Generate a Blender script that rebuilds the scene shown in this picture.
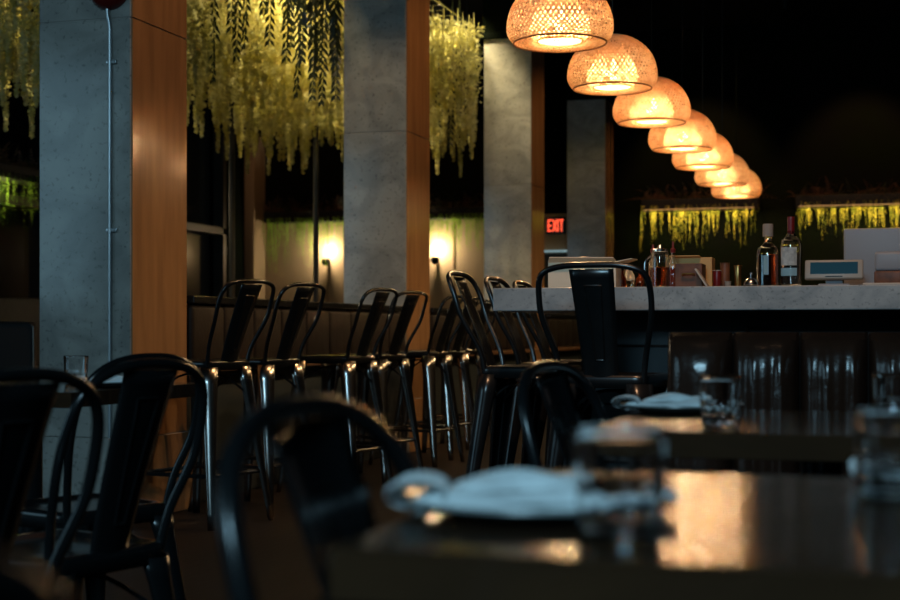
import bpy, bmesh, math, random
from mathutils import Vector, Matrix
random.seed(7)
PI = math.pi
scn = bpy.context.scene
C = scn.collection
for o in list(bpy.data.objects): bpy.data.objects.remove(o)

# ------------------------------------------------------------------ camera, world, light
TH = math.radians(16.9)          # the camera looks 16.9 degrees left of the bar's depth axis (+Y)
HC = 0.915                       # eye height
FPX = 1450.0
cam_d = bpy.data.cameras.new('camera'); cam = bpy.data.objects.new('camera', cam_d); C.objects.link(cam)
cam_d.lens = FPX / 900 * 36; cam_d.sensor_width = 36; cam_d.shift_y = 31 / 900
cam_d.clip_start = 0.02
cam.location = (0, 0, HC); cam.rotation_euler = (PI/2, 0, TH)
cam_d.dof.use_dof = True; cam_d.dof.focus_distance = 5.5; cam_d.dof.aperture_fstop = 4.0
scn.camera = cam

w = bpy.data.worlds.new('world'); scn.world = w; w.use_nodes = True
w.node_tree.nodes['Background'].inputs[0].default_value = (0.35, 0.6, 0.8, 1)
w.node_tree.nodes['Background'].inputs[1].default_value = 0.004

scn.view_settings.view_transform = 'Standard'; scn.view_settings.look = 'None'
scn.view_settings.exposure = 0.0; scn.view_settings.gamma = 1.0
scn.view_settings.use_curve_mapping = False

def light(name, kind, loc, energy, color, size=0.1, size_y=None, target=None, spot=None, parent=None, blend=0.6):
    d = bpy.data.lights.new(name, kind); d.energy = energy; d.color = color
    if kind == 'AREA':
        d.size = size
        if size_y: d.shape = 'RECTANGLE'; d.size_y = size_y
    else: d.shadow_soft_size = size
    if kind == 'SPOT': d.spot_size = math.radians(spot); d.spot_blend = blend
    o = bpy.data.objects.new(name, d); C.objects.link(o); o.location = loc
    if target is not None:
        v = Vector(target) - Vector(loc); o.rotation_euler = v.to_track_quat('-Z', 'Y').to_euler()
    if parent: o.parent = parent
    return o
COOL = (0.42, 0.78, 1.0); WARM = (1.0, 0.50, 0.20); GOLD = (1.0, 0.84, 0.46)
# daylight through the shopfront windows behind and to the left of the camera
light('daylight', 'AREA', (-9.25, 0.2, 2.5), 60, COOL, 4.6, 2.6, target=(-2.0, 3.0, 1.0))
light('daylight', 'AREA', (-0.6, -2.85, 3.7), 165, COOL, 1.6, 1.1, target=(-1.2, 4, 1.0))
# unseen ceiling spots added over the aisle to warm the columns' right sides
ADDED_AISLE_SPOTS = [(-1.3, 6.9), (-1.3, 11.0), (-1.3, 15.1), (-1.3, 19.1)]   # each aimed at a column
AISLE_W = 180
CANOPY_W = 250

# ------------------------------------------------------------------ placing
ct, st = math.cos(TH), math.sin(TH)
def at(px, z):
    """ground position of something seen at column px, z metres in front of the camera"""
    xc = (px - 450) / FPX * z
    return (xc*ct - z*st, xc*st + z*ct)
def hgt(py, z): return HC + (331 - py) * z / FPX
def atX(px, X):
    z = X * FPX / ((px - 450)*ct - FPX*st); return at(px, z)[1], z

# ------------------------------------------------------------------ materials
def lin(r, g, b):
    f = lambda c: (c/255)/12.92 if c/255 <= .04045 else ((c/255+.055)/1.055)**2.4
    return (f(r), f(g), f(b), 1)
MATS = {}
def mat(name, col, rough=.5, metal=0, spec=.5, trans=0, emit=None, es=0, bump=None, var=None, ior=1.45, sheen=0, coat=0):
    if name in MATS: return MATS[name]
    m = bpy.data.materials.new(name); m.use_nodes = True
    nt = m.node_tree; b = nt.nodes['Principled BSDF']
    if len(col) == 3: col = (*col, 1)
    b.inputs['Base Color'].default_value = col
    b.inputs['Roughness'].default_value = rough; b.inputs['Metallic'].default_value = metal
    b.inputs['Specular IOR Level'].default_value = spec; b.inputs['IOR'].default_value = ior
    b.inputs['Transmission Weight'].default_value = trans
    b.inputs['Sheen Weight'].default_value = sheen; b.inputs['Coat Weight'].default_value = coat
    if emit:
        b.inputs['Emission Color'].default_value = (*emit, 1) if len(emit) == 3 else emit
        b.inputs['Emission Strength'].default_value = es
    if var or bump:
        tc = nt.nodes.new('ShaderNodeTexCoord')
        mp = nt.nodes.new('ShaderNodeMapping'); nt.links.new(tc.outputs['Object'], mp.inputs[0])
    if var:   # (scale vec3, colour2, noise scale)
        mp.inputs['Scale'].default_value = var[0]
        n = nt.nodes.new('ShaderNodeTexNoise'); n.inputs['Scale'].default_value = var[2]; n.inputs['Detail'].default_value = 6
        nt.links.new(mp.outputs[0], n.inputs['Vector'])
        r = nt.nodes.new('ShaderNodeValToRGB'); r.color_ramp.elements[0].position = .35; r.color_ramp.elements[1].position = .65
        r.color_ramp.elements[0].color = col; r.color_ramp.elements[1].color = (*var[1][:3], 1)
        nt.links.new(n.outputs[0], r.inputs[0]); nt.links.new(r.outputs[0], b.inputs['Base Color'])
    if bump:  # (scale, strength)
        n2 = nt.nodes.new('ShaderNodeTexNoise'); n2.inputs['Scale'].default_value = bump[0]; n2.inputs['Detail'].default_value = 4
        nt.links.new(mp.outputs[0], n2.inputs['Vector'])
        bp = nt.nodes.new('ShaderNodeBump'); bp.inputs['Strength'].default_value = bump[1]; bp.inputs['Distance'].default_value = .02
        nt.links.new(n2.outputs[0], bp.inputs['Height']); nt.links.new(bp.outputs[0], b.inputs['Normal'])
    MATS[name] = m; return m

def marble(name, base, vein, rough=.16, speck=.6, sc=1.0):
    m = bpy.data.materials.new(name); m.use_nodes = True; nt = m.node_tree; b = nt.nodes['Principled BSDF']
    N, L = nt.nodes.new, nt.links.new
    tc = N('ShaderNodeTexCoord')
    mp = N('ShaderNodeMapping'); mp.inputs['Rotation'].default_value = (.3, .5, .2); mp.inputs['Scale'].default_value = (1.0, 1.0, 1.3); L(tc.outputs['Object'], mp.inputs[0])
    n1 = N('ShaderNodeTexNoise'); n1.inputs['Scale'].default_value = 3.2*sc; n1.inputs['Detail'].default_value = 9; n1.inputs['Distortion'].default_value = 1.2; L(mp.outputs[0], n1.inputs['Vector'])
    r1 = N('ShaderNodeValToRGB'); e = r1.color_ramp.elements; e[0].position = .36; e[1].position = .62
    e[0].color = (*vein, 1); e[1].color = (*base, 1); L(n1.outputs[0], r1.inputs[0])
    n2 = N('ShaderNodeTexNoise'); n2.inputs['Scale'].default_value = 42*sc; n2.inputs['Detail'].default_value = 4; n2.inputs['Distortion'].default_value = .3; L(tc.outputs['Object'], n2.inputs['Vector'])
    r2 = N('ShaderNodeValToRGB'); e = r2.color_ramp.elements; e[0].position = .30; e[1].position = .42
    e[0].color = (1-speck,)*3 + (1,); e[1].color = (1, 1, 1, 1); L(n2.outputs[0], r2.inputs[0])
    mx = N('ShaderNodeMix'); mx.data_type = 'RGBA'; mx.blend_type = 'MULTIPLY'; mx.inputs[0].default_value = 1
    L(r1.outputs[0], mx.inputs[6]); L(r2.outputs[0], mx.inputs[7]); L(mx.outputs[2], b.inputs['Base Color'])
    b.inputs['Roughness'].default_value = rough
    MATS[name] = m; return m

def thin(name, col, rough=.5, tr=.5, spec=.3, var=None):
    """leaf or shade: reflects and lets light through"""
    m = bpy.data.materials.new(name); m.use_nodes = True; nt = m.node_tree
    b = nt.nodes['Principled BSDF']; out = nt.nodes['Material Output']
    b.inputs['Base Color'].default_value = (*col, 1); b.inputs['Roughness'].default_value = rough; b.inputs['Specular IOR Level'].default_value = spec
    t = nt.nodes.new('ShaderNodeBsdfTranslucent'); t.inputs[0].default_value = (*col, 1)
    if var:
        oi = nt.nodes.new('ShaderNodeTexCoord'); n = nt.nodes.new('ShaderNodeTexNoise'); n.inputs['Scale'].default_value = var[1]; n.inputs['Detail'].default_value = 2
        nt.links.new(oi.outputs['Object'], n.inputs['Vector'])
        r = nt.nodes.new('ShaderNodeValToRGB'); r.color_ramp.elements[0].position = .4; r.color_ramp.elements[1].position = .6
        r.color_ramp.elements[0].color = (*col, 1); r.color_ramp.elements[1].color = (*var[0], 1)
        nt.links.new(n.outputs[0], r.inputs[0]); nt.links.new(r.outputs[0], b.inputs['Base Color']); nt.links.new(r.outputs[0], t.inputs[0])
    mx = nt.nodes.new('ShaderNodeMixShader'); mx.inputs[0].default_value = tr
    nt.links.new(b.outputs[0], mx.inputs[1]); nt.links.new(t.outputs[0], mx.inputs[2]); nt.links.new(mx.outputs[0], out.inputs[0])
    MATS[name] = m; return m

M = dict(
    black = mat('black_metal', (.010, .011, .012), .22, .3, .6),
    gun = mat('gunmetal', (.05, .052, .055), .27, .85, .6, var=((1, 1, 1), (.075, .073, .072), 9)),
    steel = mat('steel', (.42, .40, .38), .22, 1, var=((1, 1, .3), (.30, .28, .26), 12)),
    chrome = mat('chrome', (.75, .75, .76), .2, 1),
    brass = mat('brass', (.45, .24, .08), .3, 1),
    pipe = mat('galvanised_pipe', (.45, .48, .5), .35, .8),
    floor = mat('dark_floor', (.006, .004, .0035), .6, 0, .2, var=((1, .12, 1), (.009, .006, .005), 8), bump=(30, .1)),
    ceil = mat('black_ceiling', (.006, .007, .007), .9, 0, .1),
    dark = mat('dark_wall', (.004, .0045, .0045), .9, 0, .0, var=((1, 1, 1), (.004, .006, .003), 1.6)),
    wallp = mat('cream_plaster', (.34, .25, .155), .7, 0, .2, var=((1, 1, .4), (.26, .185, .11), 1.1)),
    brown = mat('brown_plaster', (.20, .13, .07), .75, 0, .2, var=((1, 1, .4), (.15, .10, .055), 1.5)),
    leather = mat('dark_leather', (.036, .015, .009), .25, 0, .85, bump=(14, .25)),
    leather2 = mat('brown_leather', (.011, .007, .005), .6, 0, .2, bump=(8, .4)),
    barpanel = mat('black_bar_panel', (.026, .034, .038), .45, 0, .4),
    plate = mat('dark_plate', (.17, .18, .18), .25, 0, .5),
    napkin = mat('grey_napkin', (.80, .84, .85), .85, 0, .2, bump=(60, .3), sheen=.3),
    glass = mat('clear_glass', (1, 1, 1), .02, 0, .5, trans=1),
    amber = mat('amber_liquid', (.34, .07, .02), .03, 0, .5, trans=1, ior=1.36),
    label = mat('white_label', (.5, .5, .48), .6, 0, .3, var=((1, 1, 1), (.28, .29, .28), 40)),
    bluelabel = mat('blue_label', (.22, .36, .42), .5, 0, .3),
    cork = mat('grey_cork', (.28, .23, .19), .7, 0, .3),
    red = mat('red_cap', (.16, .01, .01), .35, 0, .5),
    bellred = mat('dark_red_enamel', (.09, .008, .006), .3, 0, .5),
    card = mat('cardboard', (.66, .38, .15), .8, 0, .2),
    brownbox = mat('brown_box', (.20, .07, .03), .5, 0, .4, var=((1, 1, 1), (.09, .035, .018), 20)),
    cream = mat('cream_card', (.80, .66, .50), .8, 0, .2, var=((1, 1, 1), (.74, .60, .44), 5)),
    paper = mat('white_paper', (.5, .42, .35), .8, 0, .2),
    screen = mat('blue_screen', (.01, .04, .06), .15, 0, .5, emit=(.012, .06, .09), es=.2),
    plastic = mat('beige_plastic', (.34, .29, .24), .4, 0, .4),
    greyplastic = mat('grey_plastic', (.26, .26, .28), .45, 0, .4),
    exitred = mat('exit_red', (.6, .03, .02), .5, emit=(1.0, .10, .04), es=1.5),
    bulb = mat('lit_bulb', (1, .8, .6), .4, emit=(1.0, .64, .30), es=24),
    led = mat('led_strip', (1, .8, .5), .4, emit=(1.0, .55, .2), es=.25),
    trimglow = mat('glowing_door_trim', (.5, .6, .65), .3, emit=(.45, .75, .85), es=.35),
    trough = mat('black_trough', (.01, .01, .01), .6, 0, .3),
    soil = mat('window_glass_dark', (.006, .007, .008), .08, 0, .5),
    frame = mat('bronze_window_frame', (.03, .02, .013), .4, .4, .4),
    pole = mat('grey_pole', (.05, .045, .04), .4, .3, .4),
)
M['marble'] = marble('grey_marble', (.37, .345, .31), (.25, .235, .215), .12, .45)
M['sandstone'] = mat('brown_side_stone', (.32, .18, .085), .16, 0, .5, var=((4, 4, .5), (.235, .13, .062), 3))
M['marble2'] = marble('pale_counter_marble', (.40, .405, .40), (.27, .285, .29), .22, .35, 2)
M['petal'] = thin('ivory_petals', (.80, .75, .40), .25, .45, .6, var=((.66, .60, .20), 7))
M['leafdark'] = thin('dark_leaves', (.022, .030, .010), .32, .3, .5)
M['leafgreen'] = thin('green_trailing_leaves', (.62, .54, .08), .5, .4, .3, var=((.24, .28, .04), 9))
M['mossgreen'] = thin('green_moss_leaves', (.26, .44, .04), .5, .4, .3, var=((.16, .30, .03), 9))
M['fern'] = thin('russet_fern', (.20, .10, .06), .5, .3, .3, var=((.05, .06, .025), 6))
M['rattan'] = thin('rattan_weave', (.84, .66, .46), .6, .45, .2, var=((.74, .52, .32), 30))
M['rattanrim'] = mat('rattan_rim', (.22, .10, .04), .55)
M['shade'] = thin('pale_inner_shade', (.85, .62, .40), .6, .55, .2)

def wood(name, c1, c2, rough, axis_scale, bump=.15):
    m = bpy.data.materials.new(name); m.use_nodes = True; nt = m.node_tree; b = nt.nodes['Principled BSDF']
    N, L = nt.nodes.new, nt.links.new
    tc = N('ShaderNodeTexCoord'); mp = N('ShaderNodeMapping'); mp.inputs['Scale'].default_value = axis_scale; L(tc.outputs['Object'], mp.inputs[0])
    n = N('ShaderNodeTexNoise'); n.inputs['Scale'].default_value = 5; n.inputs['Detail'].default_value = 7; n.inputs['Distortion'].default_value = .6; L(mp.outputs[0], n.inputs['Vector'])
    r = N('ShaderNodeValToRGB'); r.color_ramp.elements[0].color = (*c1, 1); r.color_ramp.elements[1].color = (*c2, 1)
    r.color_ramp.elements[0].position = .35; r.color_ramp.elements[1].position = .65
    L(n.outputs[0], r.inputs[0]); L(r.outputs[0], b.inputs['Base Color'])
    bp = N('ShaderNodeBump'); bp.inputs['Strength'].default_value = bump; bp.inputs['Distance'].default_value = .004
    L(n.outputs[0], bp.inputs['Height']); L(bp.outputs[0], b.inputs['Normal'])
    b.inputs['Roughness'].default_value = rough; b.inputs['Specular IOR Level'].default_value = .6
    return m
M['table'] = wood('varnished_dark_wood', (.024, .013, .008), (.055, .028, .013), .11, (.5, 22, 1), .18)
M['ledge'] = wood('warm_wood_ledge', (.12, .06, .03), (.2, .1, .045), .3, (9, .6, 1))

# ------------------------------------------------------------------ mesh helpers
class MB:
    def __init__(s): s.bm = bmesh.new()
    def box(s, x0, x1, y0, y1, z0, z1, bev=0, seg=2, M4=None):
        g = bmesh.ops.create_cube(s.bm, size=1)['verts']
        bmesh.ops.scale(s.bm, vec=(x1-x0, y1-y0, z1-z0), verts=g)
        bmesh.ops.translate(s.bm, vec=((x0+x1)/2, (y0+y1)/2, (z0+z1)/2), verts=g)
        if bev:
            ed = {e for v in g for e in v.link_edges}
            r = bmesh.ops.bevel(s.bm, geom=list(ed), offset=bev, segments=seg, affect='EDGES', profile=.5)
            g = list({v for f in r['faces'] for v in f.verts} | {v for v in g if v.is_valid})
        if M4 is not None: bmesh.ops.transform(s.bm, matrix=M4, verts=g)
        return s
    def tube(s, pts, r, seg=8, closed=False, cap=True):
        pts = [Vector(p) for p in pts]; n = len(pts); rings = []
        rr = r if isinstance(r, (list, tuple)) else [r]*n
        up = None
        for i, p in enumerate(pts):
            a = pts[(i-1) % n] if (closed or i > 0) else p; b = pts[(i+1) % n] if (closed or i < n-1) else p
            t = (b-a).normalized()
            if up is None:
                up = t.orthogonal().normalized()
            up = (up - t*up.dot(t)).normalized(); sd = t.cross(up)
            rings.append([s.bm.verts.new(p + (up*math.cos(k*2*PI/seg) + sd*math.sin(k*2*PI/seg))*rr[i]) for k in range(seg)])
        m = n if closed else n-1
        for i in range(m):
            A, B = rings[i], rings[(i+1) % n]
            for k in range(seg): s.bm.faces.new((A[k], A[(k+1) % seg], B[(k+1) % seg], B[k]))
        if cap and not closed:
            s.bm.faces.new(list(reversed(rings[0]))); s.bm.faces.new(rings[-1])
        return s
    def lathe(s, prof, c=(0, 0, 0), seg=32, sx=1, sy=1):
        rings = []
        for (r, z) in prof:
            if r < 1e-5: rings.append([s.bm.verts.new((c[0], c[1], c[2]+z))])
            else: rings.append([s.bm.verts.new((c[0]+r*sx*math.cos(2*PI*k/seg), c[1]+r*sy*math.sin(2*PI*k/seg), c[2]+z)) for k in range(seg)])
        for A, B in zip(rings, rings[1:]):
            for k in range(seg):
                k2 = (k+1) % seg
                if len(A) == 1 and len(B) == 1: continue
                if len(A) == 1: s.bm.faces.new((A[0], B[k2], B[k]))
                elif len(B) == 1: s.bm.faces.new((A[k], A[k2], B[0]))
                else: s.bm.faces.new((A[k], A[k2], B[k2], B[k]))
        return s
    def grid(s, f, nu, nv):
        V = [[s.bm.verts.new(f(i/nu, j/nv)) for j in range(nv+1)] for i in range(nu+1)]
        for i in range(nu):
            for j in range(nv): s.bm.faces.new((V[i][j], V[i+1][j], V[i+1][j+1], V[i][j+1]))
        return s
    def poly(s, pts): s.bm.faces.new([s.bm.verts.new(p) for p in pts]); return s
    def prism(s, out, z0, z1):
        A = [s.bm.verts.new((x, y, z0)) for x, y in out]; B = [s.bm.verts.new((x, y, z1)) for x, y in out]; n = len(out)
        s.bm.faces.new(list(reversed(A))); s.bm.faces.new(B)
        for k in range(n): s.bm.faces.new((A[k], A[(k+1) % n], B[(k+1) % n], B[k]))
        return s
    def build(s, name, m, parent=None, loc=None, smooth=True, solid=0, fix=True, sub=0, bevel=0):
        if fix: bmesh.ops.recalc_face_normals(s.bm, faces=s.bm.faces)
        me = bpy.data.meshes.new(name); s.bm.to_mesh(me); s.bm.free()
        me.materials.append(M[m] if isinstance(m, str) else m)
        o = bpy.data.objects.new(name, me); C.objects.link(o)
        if smooth:
            me.polygons.foreach_set('use_smooth', [True]*len(me.polygons))
            if not solid and not sub:
                try: me.set_sharp_from_angle(angle=math.radians(38))
                except Exception: pass
        if parent: o.parent = parent
        if loc: o.location = loc
        if solid:
            md = o.modifiers.new('s', 'SOLIDIFY'); md.thickness = solid; md.offset = 0
        if bevel:
            md = o.modifiers.new('b', 'BEVEL'); md.width = bevel; md.segments = 2; md.limit_method = 'ANGLE'
        if sub:
            md = o.modifiers.new('u', 'SUBSURF'); md.levels = sub; md.render_levels = sub
        return o
def tag(o, label=None, cat=None, group=None, kind=None):
    if label: o['label'] = label
    if cat: o['category'] = cat
    if group: o['group'] = group
    if kind: o['kind'] = kind
    return o
def thing(name, label, cat, loc=(0, 0, 0), rz=0, group=None):
    o = bpy.data.objects.new(name, None); C.objects.link(o); o.empty_display_size = .1
    o.location = loc; o.rotation_euler = (0, 0, rz)
    return tag(o, label, cat, group)
def struct(o): o['kind'] = 'structure'; return o
def copy_tree(o, loc=None, rz=None, label=None, group=None, parent=None):
    c = o.copy(); C.objects.link(c)
    if parent: c.parent = parent
    if loc is not None: c.location = loc
    if rz is not None: c.rotation_euler = (0, 0, rz)
    if label: c['label'] = label
    if group: c['group'] = group
    for ch in list(o.children): copy_tree(ch, parent=c)
    return c
def smoothpath(P, n=8):
    P = [Vector(p) for p in P]; out = []
    for i in range(len(P)-1):
        p0 = P[max(i-1, 0)]; p1 = P[i]; p2 = P[i+1]; p3 = P[min(i+2, len(P)-1)]
        for k in range(n):
            t = k/n
            out.append(.5*((2*p1) + (p2-p0)*t + (2*p0-5*p1+4*p2-p3)*t*t + (3*p1-p0-3*p2+p3)*t*t*t))
    out.append(P[-1]); return out

# ------------------------------------------------------------------ room shell
XL, XR, YF, YB, HT = -9.4, 4.2, -3.0, 20.6, 5.2
struct(MB().box(XL-.2, XR+.2, YF-.2, YB+.2, -.1, 0).build('floor', 'floor', smooth=False))
struct(MB().box(XL-.2, XR+.2, YF-.2, YB+.2, HT, HT+.1).build('ceiling', 'ceil', smooth=False))
# back wall: the left stretch is cream plaster up to the planter shelf, the rest is black
XC1 = -3.9
struct(MB().box(XL-.2, XR+.2, YB, YB+.2, 2.62, HT).build('wall_back_upper', 'dark', smooth=False))
struct(MB().box(XL-.2, XC1, YB, YB+.2, 0, 2.62).build('wall_back_plaster', 'wallp', smooth=False))
struct(MB().box(XC1, XR+.2, YB, YB+.2, 0, 2.62).build('wall_back_dark', 'dark', smooth=False))
struct(MB().box(XR, XR+.2, YF, YB, 0, HT).build('wall_right', 'dark', smooth=False))
# left wall: plaster near the camera, a tall window further back
WY0, WY1 = 13.4, 19.3
b = MB(); b.box(XL-.2, XL, YF, -2.2, 0, 2.62); b.box(XL-.2, XL, 2.6, WY0, 0, 2.62); b.box(XL-.2, XL, -2.2, 2.6, 0, 1.1)
struct(b.build('wall_left', 'brown', smooth=False))
b = MB(); b.box(XL-.2, XL, YF, -2.2, 2.62, HT); b.box(XL-.2, XL, 2.6, WY0, 2.62, HT); b.box(XL-.2, XL, -2.2, 2.6, 3.9, HT); b.box(XL-.2, XL, WY1, YB, 0, HT); b.box(XL-.2, XL, WY0, WY1, 4.4, HT); b.box(XL-.2, XL, WY0, WY1, 0, .5)
struct(b.build('wall_left_dark', 'dark', smooth=False))
b = MB()
for y in (WY0, 14.9, 16.4, 17.9, WY1): b.box(XL-.06, XL+.1, y-.05, y+.05, .5, 4.4)
for z in (.5, 2.37, 4.4): b.box(XL-.06, XL+.1, WY0-.05, WY1+.05, z-.05, z+.05)
wn = struct(b.build('window_1', 'frame', smooth=False))
struct(MB().box(XL-.12, XL-.09, WY0, WY1, .5, 4.4).build('window_glass', 'soil', wn, smooth=False))
# shopfront wall behind the camera with the two daylight windows
b = MB(); b.box(XL-.2, -1.5, YF-.2, YF, 0, HT); b.box(.3, XR+.2, YF-.2, YF, 0, HT)
b.box(-1.5, .3, YF-.2, YF, 4.3, HT); b.box(-1.5, .3, YF-.2, YF, 0, 3.0)
struct(b.build('wall_front', 'dark', smooth=False))
b = MB()
for x in (-1.5, -.6, .3): b.box(x-.04, x+.04, YF-.12, YF-.02, 3.0, 4.3)
for z in (3.0, 4.3): b.box(-1.5, .3, YF-.12, YF-.02, z-.04, z+.04)
struct(b.build('window_2', 'frame', smooth=False))
b = MB()
for y in (-2.2, -.6, 1.0, 2.6): b.box(XL-.12, XL-.02, y-.04, y+.04, 1.1, 3.9)
for z in (1.1, 3.9): b.box(XL-.12, XL-.02, -2.2, 2.6, z-.04, z+.04)
struct(b.build('window_3', 'frame', smooth=False))
# corner pilaster and the panel joints of the plaster wall
px0 = at(247, 21.5)[0]
struct(MB().box(XL, XL+.16, YB-.42, YB, 0, 3.9, .01).build('trim_1', 'wallp', smooth=False))
b = MB()
for x in (-8.2, -7.3, -6.2, -5.2, -4.5): b.box(x-.012, x+.012, YB-.012, YB+.01, 0, 2.5)
struct(b.build('trim_2', 'brown', smooth=False))
# door under the exit sign
dx0, dx1 = -4.55+.72, -2.9
dX0 = at(540, 21.2)[0]; dX1 = dX0 + .95
d = struct(MB().box(dX0, dX1, YB-.06, YB-.005, 0, 2.04, .005).build('door_1', 'barpanel', smooth=False))
MB().box(dX0+.12, dX0+.83, YB-.1, YB-.06, 1.0, 1.06, .008).build('push_bar', 'chrome', d)
struct(MB().box(dX0-.02, dX1, YB-.1, YB, 2.06, 2.085).build('trim_3', 'trimglow', smooth=False))  # trim over the door, its bright line put in as emission

# ------------------------------------------------------------------ marble columns
CX0, CX1, CD = -3.99, -3.487, .57
COLY = [6.21, 10.34, 14.47, 18.60]
CLAB = ['grey marble column nearest the camera, carrying the metal conduit pipe',
        'grey marble column second from the camera, behind the tall stools at the ledge',
        'brownish marble column left of the exit sign, just behind the bar stools',
        'farthest and shortest looking marble column, right of the exit sign']
proto = thing('marble_column', CLAB[0], 'column', ((CX0+CX1)/2, COLY[0]+CD/2, 0), 0, 'row of square marble columns')
hx, hy = (CX1-CX0)/2, CD/2
def slab_box(b, h, z0, z1, g=.0):
    b.box(-hx-g, hx+g, -hy-g, hy+g, z0, z1, .004, 1)
b = MB(); slab_box(b, 0, .40, 2.418); slab_box(b, 0, 2.422, 3.93); b.box(-hx+.004, hx-.004, -hy+.004, hy-.004, .4, 3.93)
sh = b.build('shaft', 'marble', proto, smooth=False)
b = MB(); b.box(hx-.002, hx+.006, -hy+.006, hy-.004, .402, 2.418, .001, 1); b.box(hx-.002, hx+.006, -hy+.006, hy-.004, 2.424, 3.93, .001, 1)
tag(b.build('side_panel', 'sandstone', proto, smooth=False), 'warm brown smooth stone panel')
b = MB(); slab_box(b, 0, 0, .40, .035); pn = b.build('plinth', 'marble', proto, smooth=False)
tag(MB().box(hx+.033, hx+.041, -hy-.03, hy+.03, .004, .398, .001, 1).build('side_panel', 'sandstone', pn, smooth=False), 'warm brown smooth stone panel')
b = MB(); b.box(-hx-.03, hx+.03, -hy-.03, hy+.03, 3.93, 3.99, .006, 1); b.box(-hx-.01, hx+.01, -hy-.01, hy+.01, 3.99, HT)
b.build('capital_shaded_shaft', 'dark', proto, smooth=False)  # marble shaft goes on above the capital, its shade put into the dark colour
for y, lb, ddx in zip(COLY[1:], CLAB[1:], (0, -.04, -.06)): copy_tree(proto, ((CX0+CX1)/2+ddx, y+CD/2, 0), 0, lb)
# conduit and bell on the nearest column
px_, pY = CX0+.397, COLY[0]-.012
cd = thing('conduit_pipe', 'thin galvanised conduit pipe running down the nearest column', 'pipe', (px_, pY, 0))
MB().tube([(0, 0, .02), (0, 0, 1.2), (0, 0, 2.36), (-.001, -.001, 2.39), (-.010, -.003, 2.43), (-.012, -.005, 2.50)], .010, 10).build('tube', 'pipe', cd)
for z in (.6, 1.40, 2.21): MB().box(-.02, .035, -.004, .010, z-.010, z+.010, .003).build('clamp', 'pipe', cd)
bl = thing('fire_bell', 'dark red round alarm bell at the top of the conduit pipe', 'bell', (px_-.005, pY+.01, 2.57))
b = MB(); b.lathe([(0, -.07), (.05, -.068), (.09, -.05), (.108, -.02), (.11, 0)], seg=32)
o = b.build('gong', 'bellred', bl); o.rotation_euler = (PI/2, 0, 0); o.location = (0, -.01, 0); 
for v in o.data.vertices: v.co.z = -v.co.z
o.location = (0, 0, 0)
b = MB(); b.lathe([(0, 0), (.045, 0), (.045, .03), (0, .03)], seg=20); o = b.build('backplate', 'black', bl); o.rotation_euler = (PI/2, 0, 0)

# ------------------------------------------------------------------ ledge wall between the columns
for i in (0, 1, 2):
    y0, y1 = COLY[i]+CD+.04, COLY[i+1]-.04
    lab = ['dark upholstered partition between the first and second columns', 'dark upholstered partition between the second and third columns',
           'dark upholstered partition between the third and fourth columns'][i]
    t = thing('partition', lab, 'partition', (-3.62, (y0+y1)/2, 0), 0, 'dark partitions between the columns')
    L = (y1-y0)/2
    MB().box(-.13, .10, -L, L, 0, 1.06, .01).build('panel', 'barpanel', t, smooth=False)
    b = MB(); n = 9
    for k in range(n):
        a = -L + 2*L*k/n; e = -L + 2*L*(k+1)/n
        b.box(.09, .15, a+.004, e-.004, .74, 1.05, .024, 3)
    b.build('upholstery', 'leather2', t)
    MB().box(-.15, .16, -L, L, 1.06, 1.10, .006).build('cap', 'black', t, smooth=False)
    MB().box(.10, .20, -L, L, .70, .735, .006).build('rail', 'ledge', t, smooth=False)

# dark poles beyond the partition
for px, z, lb in ((232, 13.2, 'thin dark steel post left of the other, by the window bay'), (316, 14.5, 'thin dark steel post in front of the sconce-lit plaster wall')):
    x, y = at(px, z)
    t = thing('steel_post', lb, 'post', (x, y, 0)); 
    MB().tube([(0, 0, 0.012), (0, 0, HT-.02)], .027, 12).build('shaft', 'pole', t)
    MB().lathe([(0, 0), (.07, 0), (.07, .012), (0, .012)], seg=20).build('foot_plate', 'pole', t)

# far left dark banquette under the plaster
t = thing('wall_banquette', 'long black banquette against the far left wall', 'bench', (-8.95, 10.5, 0))
MB().box(-.4, -.15, -5, 5, 0, 1.28, .03).build('back', 'leather2', t); MB().box(-.15, .35, -5, 5, .1, .48, .04).build('seat', 'leather2', t)
MB().box(-.4, .3, -5, 5, 0, .1).build('base', 'black', t, smooth=False)

# ------------------------------------------------------------------ pressed steel chairs and stools
def seat_outline(w0, w1, d, r=.045, n=6):
    P = [(-w0/2, -d/2), (w0/2, -d/2), (w1/2, d/2), (-w1/2, d/2)]; out = []
    for i in range(4):
        p = Vector(P[i]); a = (Vector(P[i-1])-p).normalized(); c = (Vector(P[(i+1) % 4])-p).normalized()
        for k in range(n+1):
            t = k/n; q = p + a*r*(1-t)**2 + c*r*t**2
            out.append((q.x, q.y))
    return out
def leg_mesh(top, bot, r0, r1, inward):
    top, bot = Vector(top), Vector(bot); n = 10; bm = MB()
    ang0 = math.atan2(inward[1], inward[0])
    def f(u, v):
        c = top.lerp(bot, v); r = r0 + (r1-r0)*(v**.75)
        a = ang0 + math.radians(75) + u*math.radians(210)
        # a folded channel: flat faces with a rounded ridge
        q = abs(math.cos(2*(a-ang0)))
        rr = r*(1+.12*(1-q))
        return c + Vector((math.cos(a)*rr, math.sin(a)*rr, 0))
    bm.grid(f, 14, n); return bm
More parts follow.
